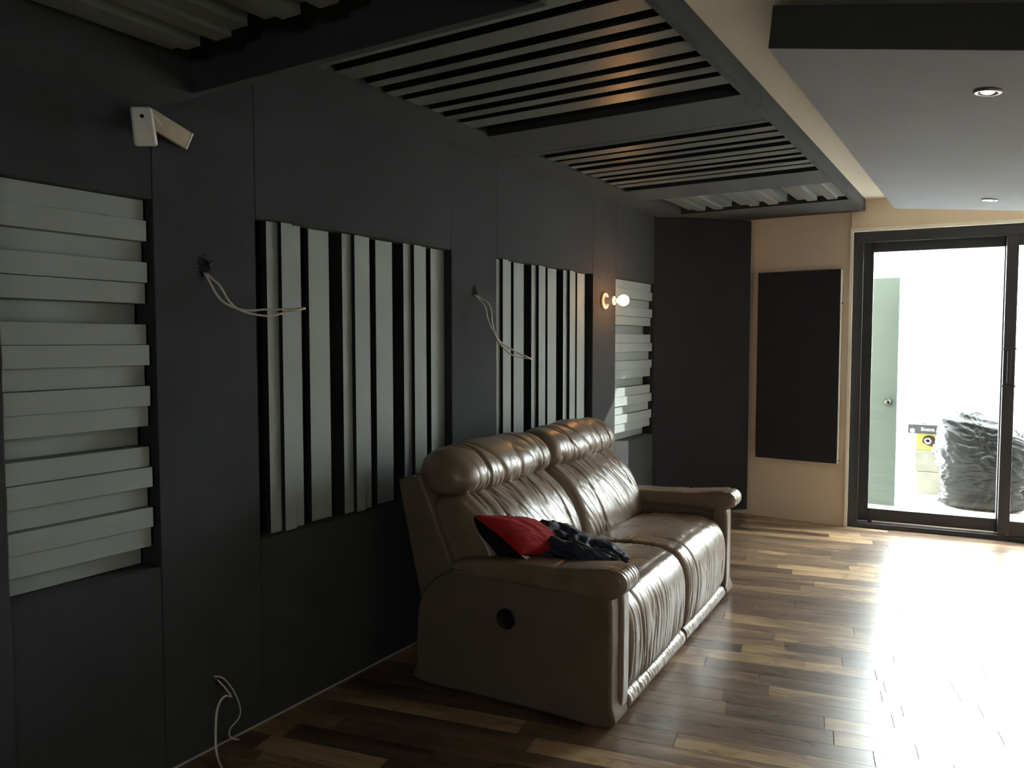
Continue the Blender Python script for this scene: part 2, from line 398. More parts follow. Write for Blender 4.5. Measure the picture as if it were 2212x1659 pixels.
# ------------------------------------------------------------------ corner bass trap, flat panel, hanging cloud
ct = thing('bass_trap', 'tall charcoal fabric corner trap across the far left corner, behind the sofa end', 'acoustic panel', (-2.1, 6.45, .05))
prism('fabric_face', [(XW+.003, 6.125), (-1.785, 6.730), (-1.815, 6.765), (XW+.003, 6.18)], .05, ZR-.003, M_navy, ct, bev=.004)
box('wood_batten', XW+.004, XW+.03, 6.25, 6.60, .05, 2.3, M_dark, ct)
ap = thing('acoustic_panel', 'flat dark rectangular fabric panel hung on the cream wall left of the glass door', 'acoustic panel', (-1.38, 6.70, .49))
cu = Vector((math.cos(R(-3.95)), math.sin(R(-3.95)))); cnn = Vector((-cu.y, cu.x)); c0 = Vector((-1.79, 6.7838))
def cxf(p):
    q = c0 + cu*p[0] + cnn*p[1]; return (q.x, q.y, p[2])
box('fabric_face', .075, .735, -.062, -.012, .515, 2.078, M_navy, ap, bev=.003, xf=cxf)
box('edge_strip', .7352, .739, -.058, -.014, .517, 2.076, M_white, ap, xf=cxf)
for z in (.9, 1.7): box('hanging_bracket', .2, .6, -.013, -.0005, z, z+.04, M_chrome, ap, xf=cxf)
box('corner_hook', .739, .745, -.03, -.02, 1.80, 1.815, M_black, ap, xf=cxf); box('corner_hook', .739, .745, -.03, -.02, .53, .545, M_black, ap, xf=cxf)

KS = .14                                            # the cloud slopes down to the right
def kz(x): return 2.45-KS*(x+.65)
kl = thing('ceiling_cloud', 'large sloping slate grey ceiling cloud with dark square front edge and two downlights', 'ceiling panel', (.2, 4.4, kz(.2)))
kp = [(-.655, 2.632), (1.05, 2.97), (1.05, 5.80), (-.640, 6.205)]
top = [(-.650, 2.665), (1.05, 3.00), (1.05, 5.80), (-.640, 6.205)]; n = 4
V = [(x, y, kz(x)) for x, y in kp] + [(x, y, kz(x)+.150) for x, y in top]
mesh_o = mesh('fabric_body', V, [tuple(range(n))[::-1], tuple(range(n, 2*n))] + [(i, (i+1) % n, n+(i+1) % n, n+i) for i in range(n)],
              mats=[M_fabric2, M_fabric], fmat=[0, 1] + [1]*n)
put(mesh_o, kl); b = mesh_o.modifiers.new('bevel', 'BEVEL'); b.width = .003; b.segments = 2; b.limit_method = 'NONE'
for x, y in ((-.2, 3.3), (.8, 3.5), (-.2, 5.6), (.8, 5.3)):
    tube('hanger', [(x, y, kz(x)+.14), (x, y, kz(x)+.16), (x, y, ZC)], .004, M_black, kl, raw=True, seg=6)
M_lamp = mat('lamp_lens', (1, .9, .75), .3, .5, emit=(1, .80, .55), estr=9)
for x, y, lb in ((-.047, 3.195, 'round chrome downlight in the cloud, the nearer and larger one'), (-.054, 5.612, 'round chrome downlight in the cloud, the farther one above the glass door')):
    t = thing('downlight', lb, 'ceiling light', (x, y, kz(x)), 'downlights in the grey cloud')
    Mx = Matrix.Translation((x, y, kz(x)-.0008)) @ Matrix.Rotation(math.pi+math.atan(KS), 4, 'Y')
    lathe('trim_ring', [(0.0288, 0.0), (0.0296, 0.005), (0.0352, 0.008), (0.04, 0.007), (0.044, 0.004), (0.0448, 0.0)], M_steel, t, Mx)
    lathe('reflector', [(0.016, 0.0012), (0.0176, 0.003), (0.0268, 0.002), (0.027, 0.0008)], M_dark, t, Mx)
    lathe('lamp', [(0.022, 0.001), (0.0216, 0.004), (0.016, 0.008), (0.0032, 0.01)], M_lamp, t, Mx)

# ------------------------------------------------------------------ sliding glass door
dr = struct(empty('door_1', dxf((0, 0, 0))))
def dbox(name, s0, s1, n0, n1, z0, z1, m=M_black, bev=.003, par=None): return box(name, s0, s1, n0, n1, z0, z1, m, par or dr, bev=bev, xf=dxf)
dbox('jamb', -.028, .045, .0, .11, 0, 2.37); dbox('jamb', SEND-.05, SEND-.002, .0, .11, 0, 2.37)
dbox('head', -.028, SEND-.002, .0, .11, 2.288, 2.369); dbox('sill', -.028, SEND-.002, -.005, .11, .0, .038)
dbox('track', .15, 1.0, .042, .047, .037, .056, M_chrome, .001)
def leaf(s0, s1, n0, hs):
    lf = empty('sash', dxf((s0, n0, 0))); lf.parent = None; put(lf, dr)
    def b2(nm, a, b_, z0, z1, m=M_black, nn=(0, .042), bev=.004):
        o = box(nm, a, b_, n0+nn[0], n0+nn[1], z0, z1, m, None, bev=bev, xf=dxf)
        o.parent = lf; o.matrix_parent_inverse = (Matrix.Translation(lf.location)).inverted() if False else Matrix.Translation(-Vector(dxf((s0, n0, 0)))); return o
    b2('stile', s0, s0+.078, .045, 2.30); b2('stile', s1-.078, s1, .045, 2.30)
    b2('rail', s0+.078, s1-.078, .036, .150); b2('rail', s0+.078, s1-.078, 2.212, 2.30)
    b2('glass_pane', s0+.076, s1-.076, .148, 2.214, M_glass, (.018, .024), 0)
    return lf
dr_loc = Vector(dxf((0, 0, 0)))
L1 = leaf(.042, 1.085, .055, 1); L2 = leaf(1.015, SEND-.05, .006, 0)
for z0, z1, bb in ((1.16, 1.175, .004), (1.44, 1.455, .004)):
    dbox('stile_notch', 1.010, 1.098, -.004, .010, z0, z1)
dbox('pull_handle', 1.040, 1.066, -.010, .006, 1.19, 1.43)
dbox('corner_latch', .055, .105, .046, .056, .075, .095)
# sky portals over the glazing
if SKYPORTAL:
    pl = bpy.data.lights.new('door_opening_portal', 'AREA'); pl.shape = 'RECTANGLE'; pl.size = SEND; pl.size_y = 2.35; pl.cycles.is_portal = True
    po = link(bpy.data.objects.new('door_opening_portal', pl)); c = dxf((SEND/2, .16, 1.18)); po.location = c
    po.rotation_euler = Vector((-DN.x*-1*-1, -DN.y, 0)).to_track_quat('-Z', 'Z').to_euler()

# ------------------------------------------------------------------ outside
struct(box('floor_outside', -3.4, 7.5, 6.99, 12, -.14, -.03, M_deck))
struct(box('wall_outside_back', -3.4, 7.5, 11.0, 11.2, -.1, 1.9, M_ext))
ow = empty('sun_block_wall', (1.25, 8, 0)); ow['kind'] = 'structure'  # unseen walls added to block the sun down to one narrow strip
box('tall_sun_block', 1.2, 1.32, 7.12, 7.93, -.03, 3.5, M_ext, ow); box('low_sun_block', 1.2, 1.32, 7.93, 11.0, -.03, 2.15, M_ext, ow)
# pale outer door leaf standing open
M_pale = mat('pale_green_grey_door', (.048, .066, .060), .6, .2, var=.04)
pdn = thing('steel_door', 'pale grey green flush door standing open outside the glass, with a round knob', 'door', (-1.2, 7.9, 0))
box('door_leaf', -1.62, -.752, 7.90, 7.945, -.02, 2.085, M_pale, pdn, bev=.003)
M_knob = mat('worn_steel_knob', (.05, .055, .05), .25, .5, metal=1)
KM = Matrix.Translation((-.825, 7.90, .945)) @ Matrix.Rotation(R(90), 4, 'X')
lathe('knob_rose', [(.033, .0), (.033, .004), (.026, .010)], M_knob, pdn, KM)
lathe('knob', [(.012, .008), (.012, .028), (.024, .036), (.030, .048), (.028, .062), (.018, .070), (.004, .072)], M_knob, pdn, KM)

M_bag = mat('black_bin_bag', (.010, .011, .012), .26, .09, bump=.5, bscale=25)
def bag(name, label, cx, cy, rx, ry, h, seed, lean=0):
    t = thing(name, label, 'rubbish bag', (cx, cy, -.03), 'bin bags outside the glass door')
    nu, nv = 150, 120; V = []; F = []
    so = Vector((seed*7.3, seed*3.1, seed*1.7))
    for j in range(nv+1):
        tt = j/nv; z = tt
        r = (1-.0)*min(1, (tt/.10+.25))*(1-.08*math.sin(tt*5)) if tt < .12 else 1
        prof = catb(tt)
        for i in range(nu):
            a = 2*math.pi*i/nu
            sq = (abs(math.cos(a))**3.2+abs(math.sin(a))**3.2)**(-1/3.2)
            p = Vector((math.cos(a)*sq*rx*prof, math.sin(a)*sq*ry*prof, tt*h))
            q = p*4.0+so
            wv = noise.noise(q)*.045
            # ridged creases running mostly sideways
            wq = Vector((noise.noise(q*.8+so), noise.noise(q*.8-so), noise.noise(q*.7)))*1.1
            sl = q.z+q.x*.45*(1 if tt > .35 else -1)
            c1 = 1-abs(noise.noise(Vector((q.x*.8, q.y*.8, sl*2.1))+so+wq))*2.6
            c2 = 1-abs(noise.noise(Vector((q.x*1.6, q.y*1.6, sl*4.5))-so+wq*1.6))*3
            c3 = 1-abs(noise.noise(q*3.2+wq*2))*3
            dd = wv + .022*max(0, c1)**3 + .015*max(0, c2)**3+.010*max(0, c3)**3
            dv = Vector((p.x, p.y, 0)).normalized() if p.xy.length > 1e-4 else Vector((0, 0, 1))
            p = p + dv*dd + Vector((0, 0, .02*noise.noise(q*1.3)*(tt > .8)))
            p.x += lean*tt*tt*.12
            p.z *= 1-.16*(p.x/rx)*max(0, tt-.4)
            V.append((cx+p.x, cy+p.y, max(-.029, -.03+p.z)))
    for j in range(nv):
        for i in range(nu): F.append((j*nu+i, j*nu+(i+1) % nu, (j+1)*nu+(i+1) % nu, (j+1)*nu+i))
    F.append(tuple(range(nu))[::-1]); F.append(tuple(range(nv*nu, (nv+1)*nu)))
    put(mesh('bag_body', V, F, M_bag, smooth=True), t)
    # gathered torn neck, off to one side
    V = []; F = []; m_ = 48
    for j in range(9):
        f = j/8
        for i in range(m_):
            a = 2*math.pi*i/m_; rr = (.13-.085*f+.03*max(0, f-.7)*3)*(1+.16*math.sin(a*6+seed)*f+.12*math.sin(a*11+2*seed)*f)
            V.append((cx-rx*.42+.02*f+rr*math.cos(a), cy+rr*math.sin(a), h-.20+.16*f*(1+.22*math.sin(a*2+seed)*(f > .6))))
    for j in range(8):
        for i in range(m_): F.append((j*m_+i, j*m_+(i+1) % m_, (j+1)*m_+(i+1) % m_, (j+1)*m_+i))
    F.append(tuple(range(8*m_, 9*m_)))
    put(mesh('bag_neck', V, F, M_bag, smooth=True), t)
    return t
def catb(t):
    K = [(0, .80), (.04, 1.0), (.18, .96), (.35, 1.03), (.55, 1.05), (.74, 1.0), (.88, .84), (.96, .52), (1.0, .08)]
    for (a, x), (b_, y) in zip(K, K[1:]):
        if t <= b_:
            f = (t-a)/(b_-a); f = f*f*(3-2*f); return x+(y-x)*f
    return K[-1][1]
bag('bin_bag', 'full crinkled black bin bag outside, left of the centre door stile', -.05, 8.38, .34, .28, .86, 1, -.5)
bag('bin_bag', 'black bin bag outside, at the right edge behind the centre door stile', 0.66, 9.12, .42, .30, .84, 2, .3)
# boxes
M_yel = mat('yellow_carton', (.42, .36, .07), .6, .3); M_carton = mat('dark_grey_carton', (.028, .028, .028), .7, .3)
M_block = mat('grey_concrete_block', (.16, .15, .12), .9, .2, bump=.6, bscale=60, var=.15, vscale=12)
M_brown = mat('brown_rubber', (.035, .014, .006), .6, .3); M_print = mat('white_print', (.7, .7, .7), .6, .3)
BYd = 8.78
cb = thing('concrete_block', 'pale concrete blocks stacked outside under the yellow box', 'block', (-.45, BYd+.2, -.03))
box('block', -.64, -.10, BYd, BYd+.35, -.029, .19, M_block, cb, bev=.006); box('block', -.66, -.08, BYd+.01, BYd+.36, .192, .405, M_block, cb, bev=.006)
yb = thing('yellow_box', 'yellow power tool box outside with a brown handle, beside the bin bag', 'box', (-.4, BYd+.2, .406))
box('carton', -.655, -.18, BYd+.03, BYd+.33, .407, .575, M_yel, yb, bev=.004)
hp = [(-.60, .50), (-.585, .545), (-.545, .56), (-.50, .545), (-.44, .50), (-.34, .485), (-.34, .435), (-.46, .43), (-.54, .455), (-.59, .48)]
V = [(x, BYd+.022, z) for x, z in hp] + [(x, BYd+.030, z) for x, z in hp]; n = len(hp)
put(mesh('handle_strap', V, [tuple(range(n)), tuple(range(n, 2*n))[::-1]] + [(i, n+i, n+(i+1) % n, (i+1) % n) for i in range(n)], M_brown), yb)
lathe('ring_dial', [(.016, 0), (.016, .006), (.030, .008), (.034, .004), (.034, 0)], M_chrome, yb, Matrix.Translation((-.545, BYd+.021, .505)) @ Matrix.Rotation(R(90), 4, 'X'))
kb = thing('black_carton', 'flat dark carton with white lettering lying on the yellow box outside', 'box', (-.45, BYd+.15, .577))
box('carton', -.725, -.18, BYd-.02, BYd+.30, .578, .668, M_carton, kb, bev=.002)
box('carton_flap', -.30, -.19, BYd-.024, BYd-.0205, .582, .61, M_yel, kb)
def text(body, loc, size, m, par):
    c = bpy.data.curves.new('lettering', 'FONT'); c.body = body; c.size = size; c.extrude = .0008; c.materials.append(m)
    o = link(bpy.data.objects.new('text_source', c)); dg = bpy.context.evaluated_depsgraph_get()
    me = bpy.data.meshes.new_from_object(o.evaluated_get(dg)); bpy.data.objects.remove(o)
    me.transform(Matrix.Translation(loc) @ Matrix.Rotation(R(90), 4, 'X'))
    o = link(bpy.data.objects.new('lettering', me)); put(o, par); return o
text('Bosna 77w', (-.61, BYd-.0215, .608), .05, M_print, kb)
lathe('round_emblem', [(.0001, 0), (.022, 0), (.022, .001), (.0001, .001)], M_print, kb, Matrix.Translation((-.685, BYd-.0205, .606)) @ Matrix.Rotation(R(90), 4, 'X'))
tb = thing('spray_bottle', 'small pale bottle standing on the dark carton outside', 'bottle', (-.60, BYd+.1, .669))
BM = Matrix.Translation((-.60, BYd+.10, .669))
lathe('bottle_body', [(.03, 0), (.032, .01), (.032, .055), (.02, .075), (.012, .085), (.012, .10)], M_white, tb, BM)
lathe('bottle_cap', [(.014, .10), (.014, .12), (.006, .125), (.006, .15)], M_trim, tb, BM)

# ------------------------------------------------------------------ sofa
SO = Vector((-1.22, 2.67, 0)); TH = R(3.0)
SU = Vector((-math.sin(TH), math.cos(TH), 0)); SV = Vector((-math.cos(TH), -math.sin(TH), 0)); SZ = Vector((0, 0, 1))
def sw(u, v, w_): return SO + SU*u + SV*v + SZ*w_
sofa = thing('sofa', 'two-seat brown leather recliner sofa with puffy backs, facing the glass door', 'sofa', tuple(sw(.95, .45, 0)))
def ridg(p, pw=3):
    return max(0., 1-abs(noise.noise(p))*2.2)**pw
class Loft:
    """closed (v,w) profile swept along u with rolled ends, crown and wrinkles; keeps a surface function"""
    def __init__(s, prof, u0, u1, ns=90, nu=70, r=.04, disp=None, crown=0., scale=None):
        P = catmull(prof, ns, closed=True); s.P = P; s.ns = ns; s.scale = scale; s.C = sum(P, Vector((0, 0)))/ns
        s.N = []
        area = sum(P[i].x*P[(i+1) % ns].y-P[(i+1) % ns].x*P[i].y for i in range(ns))
        sg = 1 if area > 0 else -1
        for i in range(ns):
            t = P[(i+1) % ns]-P[i-1]; s.N.append(Vector((t.y, -t.x)).normalized()*sg)
        s.u0, s.u1, s.r, s.disp, s.crown = u0, u1, r, disp, crown
        K = 8; st = []
        for k in range(K+1):
            a = (math.pi/2)*k/K; st.append((u0+r*(1-math.sin(a)) if False else u0+r*(1-math.cos(a)), r*(1-math.sin(a))))
        st = [(u, ins) for u, ins in st]
        mid = [(u0+r+(u1-u0-2*r)*k/nu, 0) for k in range(1, nu)]
        en = [(u1-(u-u0), ins) for u, ins in reversed(st)]
        s.st = st+mid+en; s.sg = sg
    def pt(s, u, i, ins=0, extra=0):
        i = i % s.ns; t = (u-s.u0)/(s.u1-s.u0)
        p = s.P[i] - s.N[i]*ins if not s.scale else s.C + (s.P[i]-s.C)*(1-ins/s.scale)
        d = s.crown*(max(0, math.sin(math.pi*t))**.6) if s.crown else 0
        if s.disp: d += s.disp(u, i/s.ns, t, p)
        fall = 1 if ins == 0 else max(0, 1-ins/s.r)
        p = p + s.N[i]*(d*fall+extra)
        return sw(u, p.x, p.y)
    def build(s, name, m, parent, smooth=True):
        V = [s.pt(u, i, ins) for u, ins in s.st for i in range(s.ns)]
        n = s.ns; F = []
        for k in range(len(s.st)-1):
            for i in range(n):
                q = (k*n+i, k*n+(i+1) % n, (k+1)*n+(i+1) % n, (k+1)*n+i)
                F.append(q[::-1] if s.sg > 0 else q)
        a = tuple(range(n)); b_ = tuple(range((len(s.st)-1)*n, len(s.st)*n))
        F.append(a if s.sg > 0 else a[::-1]); F.append(b_[::-1] if s.sg > 0 else b_)
        o = mesh(name, V, F, m, smooth=smooth); put(o, parent); return o
    def idx(s, v, w_): return min(range(s.ns), key=lambda i: (s.P[i]-Vector((v, w_))).length)
def child(o, par):
    o.parent = par; o.matrix_parent_inverse = Matrix.Translation(-sofa.location); return o

def seam_u(L, i, ua, ub, par, m=M_stitch, r=.0022, ex=.0005, n=60):
    pts = [L.pt(ua+(ub-ua)*k/(n-1), i, 0, ex) for k in range(n)]
    return child(tube('seam', pts, r, m, None, raw=True, seg=6), par)
def seam_s(L, u, ia, ib, par, m=M_stitch, r=.0022, ex=.0005, du=0):
    pts = [L.pt(u+du*(k/max(1, ib-ia)), ia+k, 0, ex) for k in range(ib-ia+1)]
    return child(tube('seam', pts, r, m, None, raw=True, seg=6), par)

# seats (waterfall cushions)
seatp = [(.60, .40), (.50, .455), (.36, .478), (.22, .487), (.10, .480), (.035, .452), (-.008, .39), (-.022, .30), (-.018, .20), (-.006, .115), (.03, .092), (.2, .10), (.55, .12), (.62, .25)]
def seat_disp(seed, uc):
    def f(u, s, t, p):
        d = 0
        front = max(0, min(1, (.10-p.x)/.10))                    # 1 on the front fall
        low = max(0, min(1, (.47-p.y)/.1))
        wr = ridg(Vector((u*30+noise.noise(Vector((u*4, p.y*3, seed)))*1.3, p.y*1.6, seed)), 3)*.0050 + ridg(Vector((u*62, p.y*2.6, seed+4)), 3)*.0022
        d -= front*low*wr*(.5+.7*max(0, noise.noise(Vector((u*4, p.y*4, seed+9)))+.5))
        top = 1-front
        d += top*.008*noise.noise(Vector((u*6, p.x*6, seed)))
        d -= top*.005*ridg(Vector((u*7+p.x*3, p.x*20, seed+2)), 4)
        # creases near the inner edges of the seat
        d -= top*.008*ridg(Vector((u*5, p.x*26, seed+7)), 3)*max(0, 1-min(abs(t-0), abs(1-t))*5)
        e = abs(p.y-.470)+abs(p.x-.065)
        d -= .006*math.exp(-(e/.014)**2)
        d -= .004*math.exp(-((t-.17)/.012)**2)*(p.x < .2)
        return d
    return f
for k, (a, b_) in enumerate(((.168, .968), (.972, 1.772))):
    L = Loft(seatp, a, b_, 150, 150, .045, seat_disp(3.1+k*5, (a+b_)/2), crown=.016)
    o = L.build('seat_cushion', M_leather, sofa)
    i = L.idx(.065, .470); seam_u(L, i, a+.05, b_-.05, o)
    seam_u(L, i+2, a+.05, b_-.05, o, r=.0014)
    # footrest roll
    cc = [(.03+.045*math.cos(t), .047+.044*math.sin(t)) for t in [2*math.pi*j/12 for j in range(12)]]
    cc = [(v-.008, w_) for v, w_ in cc]
    def fd(u, s, t, p, k=k): return -.004*ridg(Vector((u*45+p.y*12, s*3, 1+k)), 2)
    Lf = Loft(cc, a+.002, b_-.002, 40, 120, .02, fd); Lf.build('footrest', M_leather, sofa)
# lower backs and headrests
backp = [(.56, .40), (.515, .46), (.515, .54), (.555, .64), (.625, .745), (.715, .822), (.76, .835), (.86, .80), (.82, .66), (.74, .50), (.66, .40)]
headp = [(.735, .828), (.695, .86), (.690, .915), (.730, .975), (.80, 1.012), (.88, 1.012), (.935, .965), (.93, .89), (.86, .825), (.78, .815)]
def back_disp(seed):
    def f(u, s, t, p):
        d = .010*noise.noise(Vector((u*5, p.y*5, seed)))
        fr = 1 if p.x < .72 else .3
        # slanting folds starting from the seam towards the middle
        d -= fr*.0045*ridg(Vector((u*16+p.y*9, p.y*3.5-u*1.2, seed)), 3)
        d -= fr*.0015*ridg(Vector((u*34+p.y*22, p.y*6, seed+3)), 3)
        up = max(0, (p.y-.70)/.12)
        d -= up*.010*ridg(Vector((u*22, p.y*2, seed+5)), 2)
        for c in (.22, .83): d -= .007*math.exp(-((t-c-(.82-p.y)*.10*(1 if c < .5 else .4))/.012)**2)
        return d
    return f
def head_disp(seed):
    def f(u, s, t, p):
        d = .008*noise.noise(Vector((u*6, p.y*6, seed)))
        d -= .009*ridg(Vector((u*6+p.y*3, p.y*3+p.x*2, seed)), 5)
        d -= .0035*ridg(Vector((u*20, p.y*5, seed+3)), 3)*max(0, min(1, (.95-p.y)/.1+.4))
        low = math.exp(-((p.y-.85)/.03)**2); d -= low*.008*ridg(Vector((u*26, 0, seed+8)), 2)
        for c in (.24, .84): d -= .008*math.exp(-((t-c)/.012)**2)
        return d
    return f
for k, (a, b_) in enumerate(((.045, .945), (.952, 1.852))):
    L = Loft(backp, a+.01, b_-.01, 130, 130, .055, back_disp(11+k*6), crown=.028, scale=.19)
    o = L.build('back_cushion', M_leather, sofa)
    for c in (.22, .83):
        ia, ib = L.idx(.52, .47), L.idx(.715, .822); i0, i1 = min(ia, ib), max(ia, ib)
        W = b_-a-.02
        pts = []
        for i in range(i0, i1+1):
            p = L.P[i]; u = a+.01+W*(c+(.82-p.y)*.10*(1 if c < .5 else .4)); pts.append(L.pt(u, i, 0, .0008))
        child(tube('seam', pts, .0022, M_stitch, None, raw=True, seg=6), o)
    H = Loft(headp, a, b_, 120, 130, .075, head_disp(31+k*7), crown=.020, scale=.125)
    h_ = H.build('headrest', M_leather, sofa)
    for c in (.24, .84):
        ia, ib = H.idx(.72, .835), H.idx(.90, 1.0); i0, i1 = min(ia, ib), max(ia, ib)
        child(tube('seam', [H.pt(a+(b_-a)*c, i, 0, .0008) for i in range(i0, i1+1)], .0022, M_stitch, None, raw=True, seg=6), h_)
    # piped seam between headrest and back
    pts = [sw(a+.05+(b_-a-.10)*q/40, .712+.004*math.sin(q), .826+.003*math.sin(q*.9)) for q in range(41)]
    child(tube('piping', pts, .006, M_leather, None, raw=True, seg=8), h_)
# leaning back shell
Loft([(.72, .50), (.80, .70), (.892, .905), (.915, .918), (.99, .895), (1.008, .868), (.96, .65), (.905, .42), (.87, .30), (.75, .34)], .018, 1.90, 90, 20, .012).build('back_shell', M_leather_side, sofa)
# base under the seats
box('base', .02, 1.90, .10, .86, .03, .32, M_dark, None, xf=lambda p: tuple(sw(*p))).parent = None
bo = bpy.data.objects['base']; put(bo, sofa)
armp = [(.0, .012), (-.006, .12), (-.008, .40), (-.004, .50), (.02, .535), (.20, .55), (.45, .548), (.64, .54), (.74, .52), (.82, .47), (.872, .41), (.898, .33), (.908, .22), (.908, .10), (.905, .012), (.6, .010), (.3, .010)]
capp = [(-.035, .535), (-.058, .556), (-.062, .590), (-.040, .618), (.00, .628), (.06, .622), (.20, .606), (.36, .598), (.52, .592), (.64, .580), (.71, .562), (.735, .540), (.715, .518), (.64, .512), (.45, .515), (.20, .512), (.05, .510), (.0, .515)]
for k, (a, b_) in enumerate(((.0, .155), (1.785, 1.94))):
    L = Loft(armp, a, b_, 160, 10, .016); arm = L.build('arm', M_leather_side, sofa)
    def cd(u, s, t, p, k=k):
        d = .004*noise.noise(Vector((u*8, p.x*6, 5+k))) - .007*math.exp(-((p.x-.235)/.006)**2)*(p.y > .5)
        d -= .008*math.exp(-((p.x+.012)/.005)**2)*(p.y > .58)
        d -= .004*ridg(Vector((u*40, p.x*4, 3+k)), 2)*max(0, min(1, (.06-p.x)/.06))
        return d
    C = Loft(capp, a-.010, b_+.012, 150, 26, .024, cd, crown=.006); cap = C.build('arm_pad', M_leather, sofa)
    for vv in (.235, .247):
        i = C.idx(vv, .604); seam_u(C, i, a+.0, b_-.0, cap, M_stitchl, .0012, .0015, 20)
    # stitched front panel
    box_f = Loft([(.005, .03), (-.018, .08), (-.022, .30), (-.020, .50), (.0, .535), (.06, .53), (.07, .3), (.06, .03)], a+.085 if k == 0 else a-.01, b_+.012 if k == 0 else b_-.085, 60, 10, .018)
    box_f.build('arm_front', M_leather, sofa)
# recliner cup on the near arm
CM = Matrix((SU.to_4d()*0, SV.to_4d()*0, SZ.to_4d()*0, (0, 0, 0, 1)))
p_ = sw(-.0015, .452, .366)
rotm = Matrix((( SV.x, SZ.x, -SU.x, p_.x), (SV.y, SZ.y, -SU.y, p_.y), (SV.z, SZ.z, -SU.z, p_.z), (0, 0, 0, 1)))
lathe('recliner_cup', [(.001, .0008), (.030, .001), (.034, .003), (.040, .005), (.043, .003), (.043, -.003)], mat('black_plastic', (.008, .008, .009), .4, .4), sofa, rotm)
for u in (.05, 1.87):
    for v in (.12, .86):
        q = sw(u, v, 0); lathe('foot', [(.018, 0.001), (.02, .012), (.02, .022)], M_white if (v > .5 and u < 1) else M_dark, sofa, Matrix.Translation((q.x, q.y, 0)))

# ------------------------------------------------------------------ cushion
M_red = mat('red_cotton', (.30, .012, .014), .85, .2, bump=.3, bscale=300, var=.10, vscale=8)
M_ink = mat('black_cotton', (.010, .010, .014), .9, .2, bump=.3, bscale=300)
cushion = thing('cushion', 'red cushion with black underside lying against the near sofa arm', 'cushion', tuple(sw(.2, .45, .62)))
A_, T_, B_ = Vector((.03, .625, .765)), Vector((.045, .41, .625)), Vector((.33, .30, .565))
e1 = (A_-T_)*1.02; e2 = (B_-T_)*1.12; nn_ = e2.cross(e1).normalized()
if nn_.z < 0: nn_ = -nn_
def cush(sign, thick, N_=40):
    V = []; F = []
    for j in range(N_+1):
        for i in range(N_+1):
            x, y = 2*i/N_-1, 2*j/N_-1
            px = x*(1-.07*(1-y*y)*1.0)*.5+.5; py = y*(1-.07*(1-x*x)*1.0)*.5+.5
            h = ((1-x*x)*(1-y*y))**.42
            q = T_ + e1*py + e2*px
            wr = .006*noise.noise(Vector((x*3, y*3, 2+sign)))-.004*ridg(Vector((x*4+y*2, y*4, sign)), 3)
            q = q + nn_*(sign*(thick*h)+wr*h)
            V.append(sw(q.x, q.y, q.z))
    for j in range(N_):
        for i in range(N_):
            f = (j*(N_+1)+i, j*(N_+1)+i+1, (j+1)*(N_+1)+i+1, (j+1)*(N_+1)+i); F.append(f if sign < 0 else f[::-1])
    return V, F
Vr, Fr = cush(1, .055); put(mesh('cushion_front', Vr, Fr, M_red, smooth=True), cushion)
Vb, Fb = cush(-1, .145); put(mesh('cushion_back', Vb, Fb, M_ink, smooth=True), cushion)
tg = T_ + e1*.02 + e2*.03
def tq(a, b_, c): q = tg + e1*a + e2*b_ + Vector((0, 0, c)); return sw(q.x, q.y, q.z)
put(mesh('care_tag', [tq(-.01, .0, -.004), tq(-.09, .05, -.012), tq(-.02, .20, -.020), tq(.05, .12, -.010), tq(-.01, .0, -.006), tq(-.09, .05, -.014), tq(-.02, .20, -.022), tq(.05, .12, -.012)], BOXF, M_white), cushion)

# ------------------------------------------------------------------ jacket
M_jacket = mat('navy_cloth', (.030, .038, .062), .65, .35, bump=.4, bscale=350, var=.1, vscale=9)
jk = thing('jacket', 'crumpled dark navy jacket lying on the near seat beside the red cushion', 'jacket', tuple(sw(.45, .35, .5)))
def cloth(name, c, ax, seed, fold, nA=110, nB=80, squash=1.0, axis=None):
    V = []; F = []; so = Vector((seed*3.3, seed*1.9, seed*.7))
    for j in range(nB+1):
        th = math.pi*j/nB
        for i in range(nA):
            ph = 2*math.pi*i/nA; d = Vector((math.sin(th)*math.cos(ph), math.sin(th)*math.sin(ph), math.cos(th)))
            q = d*1.5+so
            warp = Vector((noise.noise(q*1.3), noise.noise(q*1.3+Vector((9, 0, 0))), noise.noise(q*1.3+Vector((0, 9, 0)))))*.8
            f1 = 1-abs(noise.noise(Vector((q.x*.9, q.y*1.8, q.z*1.2))+warp))*3.0
            f2 = 1-abs(noise.noise((q+warp)*2.0))*3.0
            r = max(.62, 1+fold*(.22*f1+.06*f2)+.20*noise.noise(q*.9))
            p = ax[0]*d.x*r + ax[1]*d.y*r + ax[2]*d.z*r + c
            V.append(p)
    for j in range(nB):
        for i in range(nA): F.append((j*nA+i, (j+1)*nA+i, (j+1)*nA+(i+1) % nA, j*nA+(i+1) % nA))
    V = [sw(p.x, p.y, max(p.z, .455)) for p in V]
    o = mesh(name, V, F, M_jacket, smooth=True); put(o, jk); return o
cloth('jacket_body', Vector((.42, .375, .585)), (Vector((.15, .02, -.02)), Vector((-.02, .155, .03)), Vector((0, .02, .085))), 2, .85)
cloth('jacket_sleeve', Vector((.405, .225, .565)), (Vector((.085, -.03, .0)), Vector((-.02, .12, .03)), Vector((.0, -.0, .050))), 5, .9)
cloth('jacket_sleeve', Vector((.222, .185, .600)), (Vector((.058, .01, .0)), Vector((.010, .165, .034)), Vector((0, .0, .042))), 9, .9)
cloth('jacket_hem', Vector((.245, .46, .575)), (Vector((.10, .0, -.03)), Vector((-.0, .15, .02)), Vector((0, .0, .05))), 13, .6)

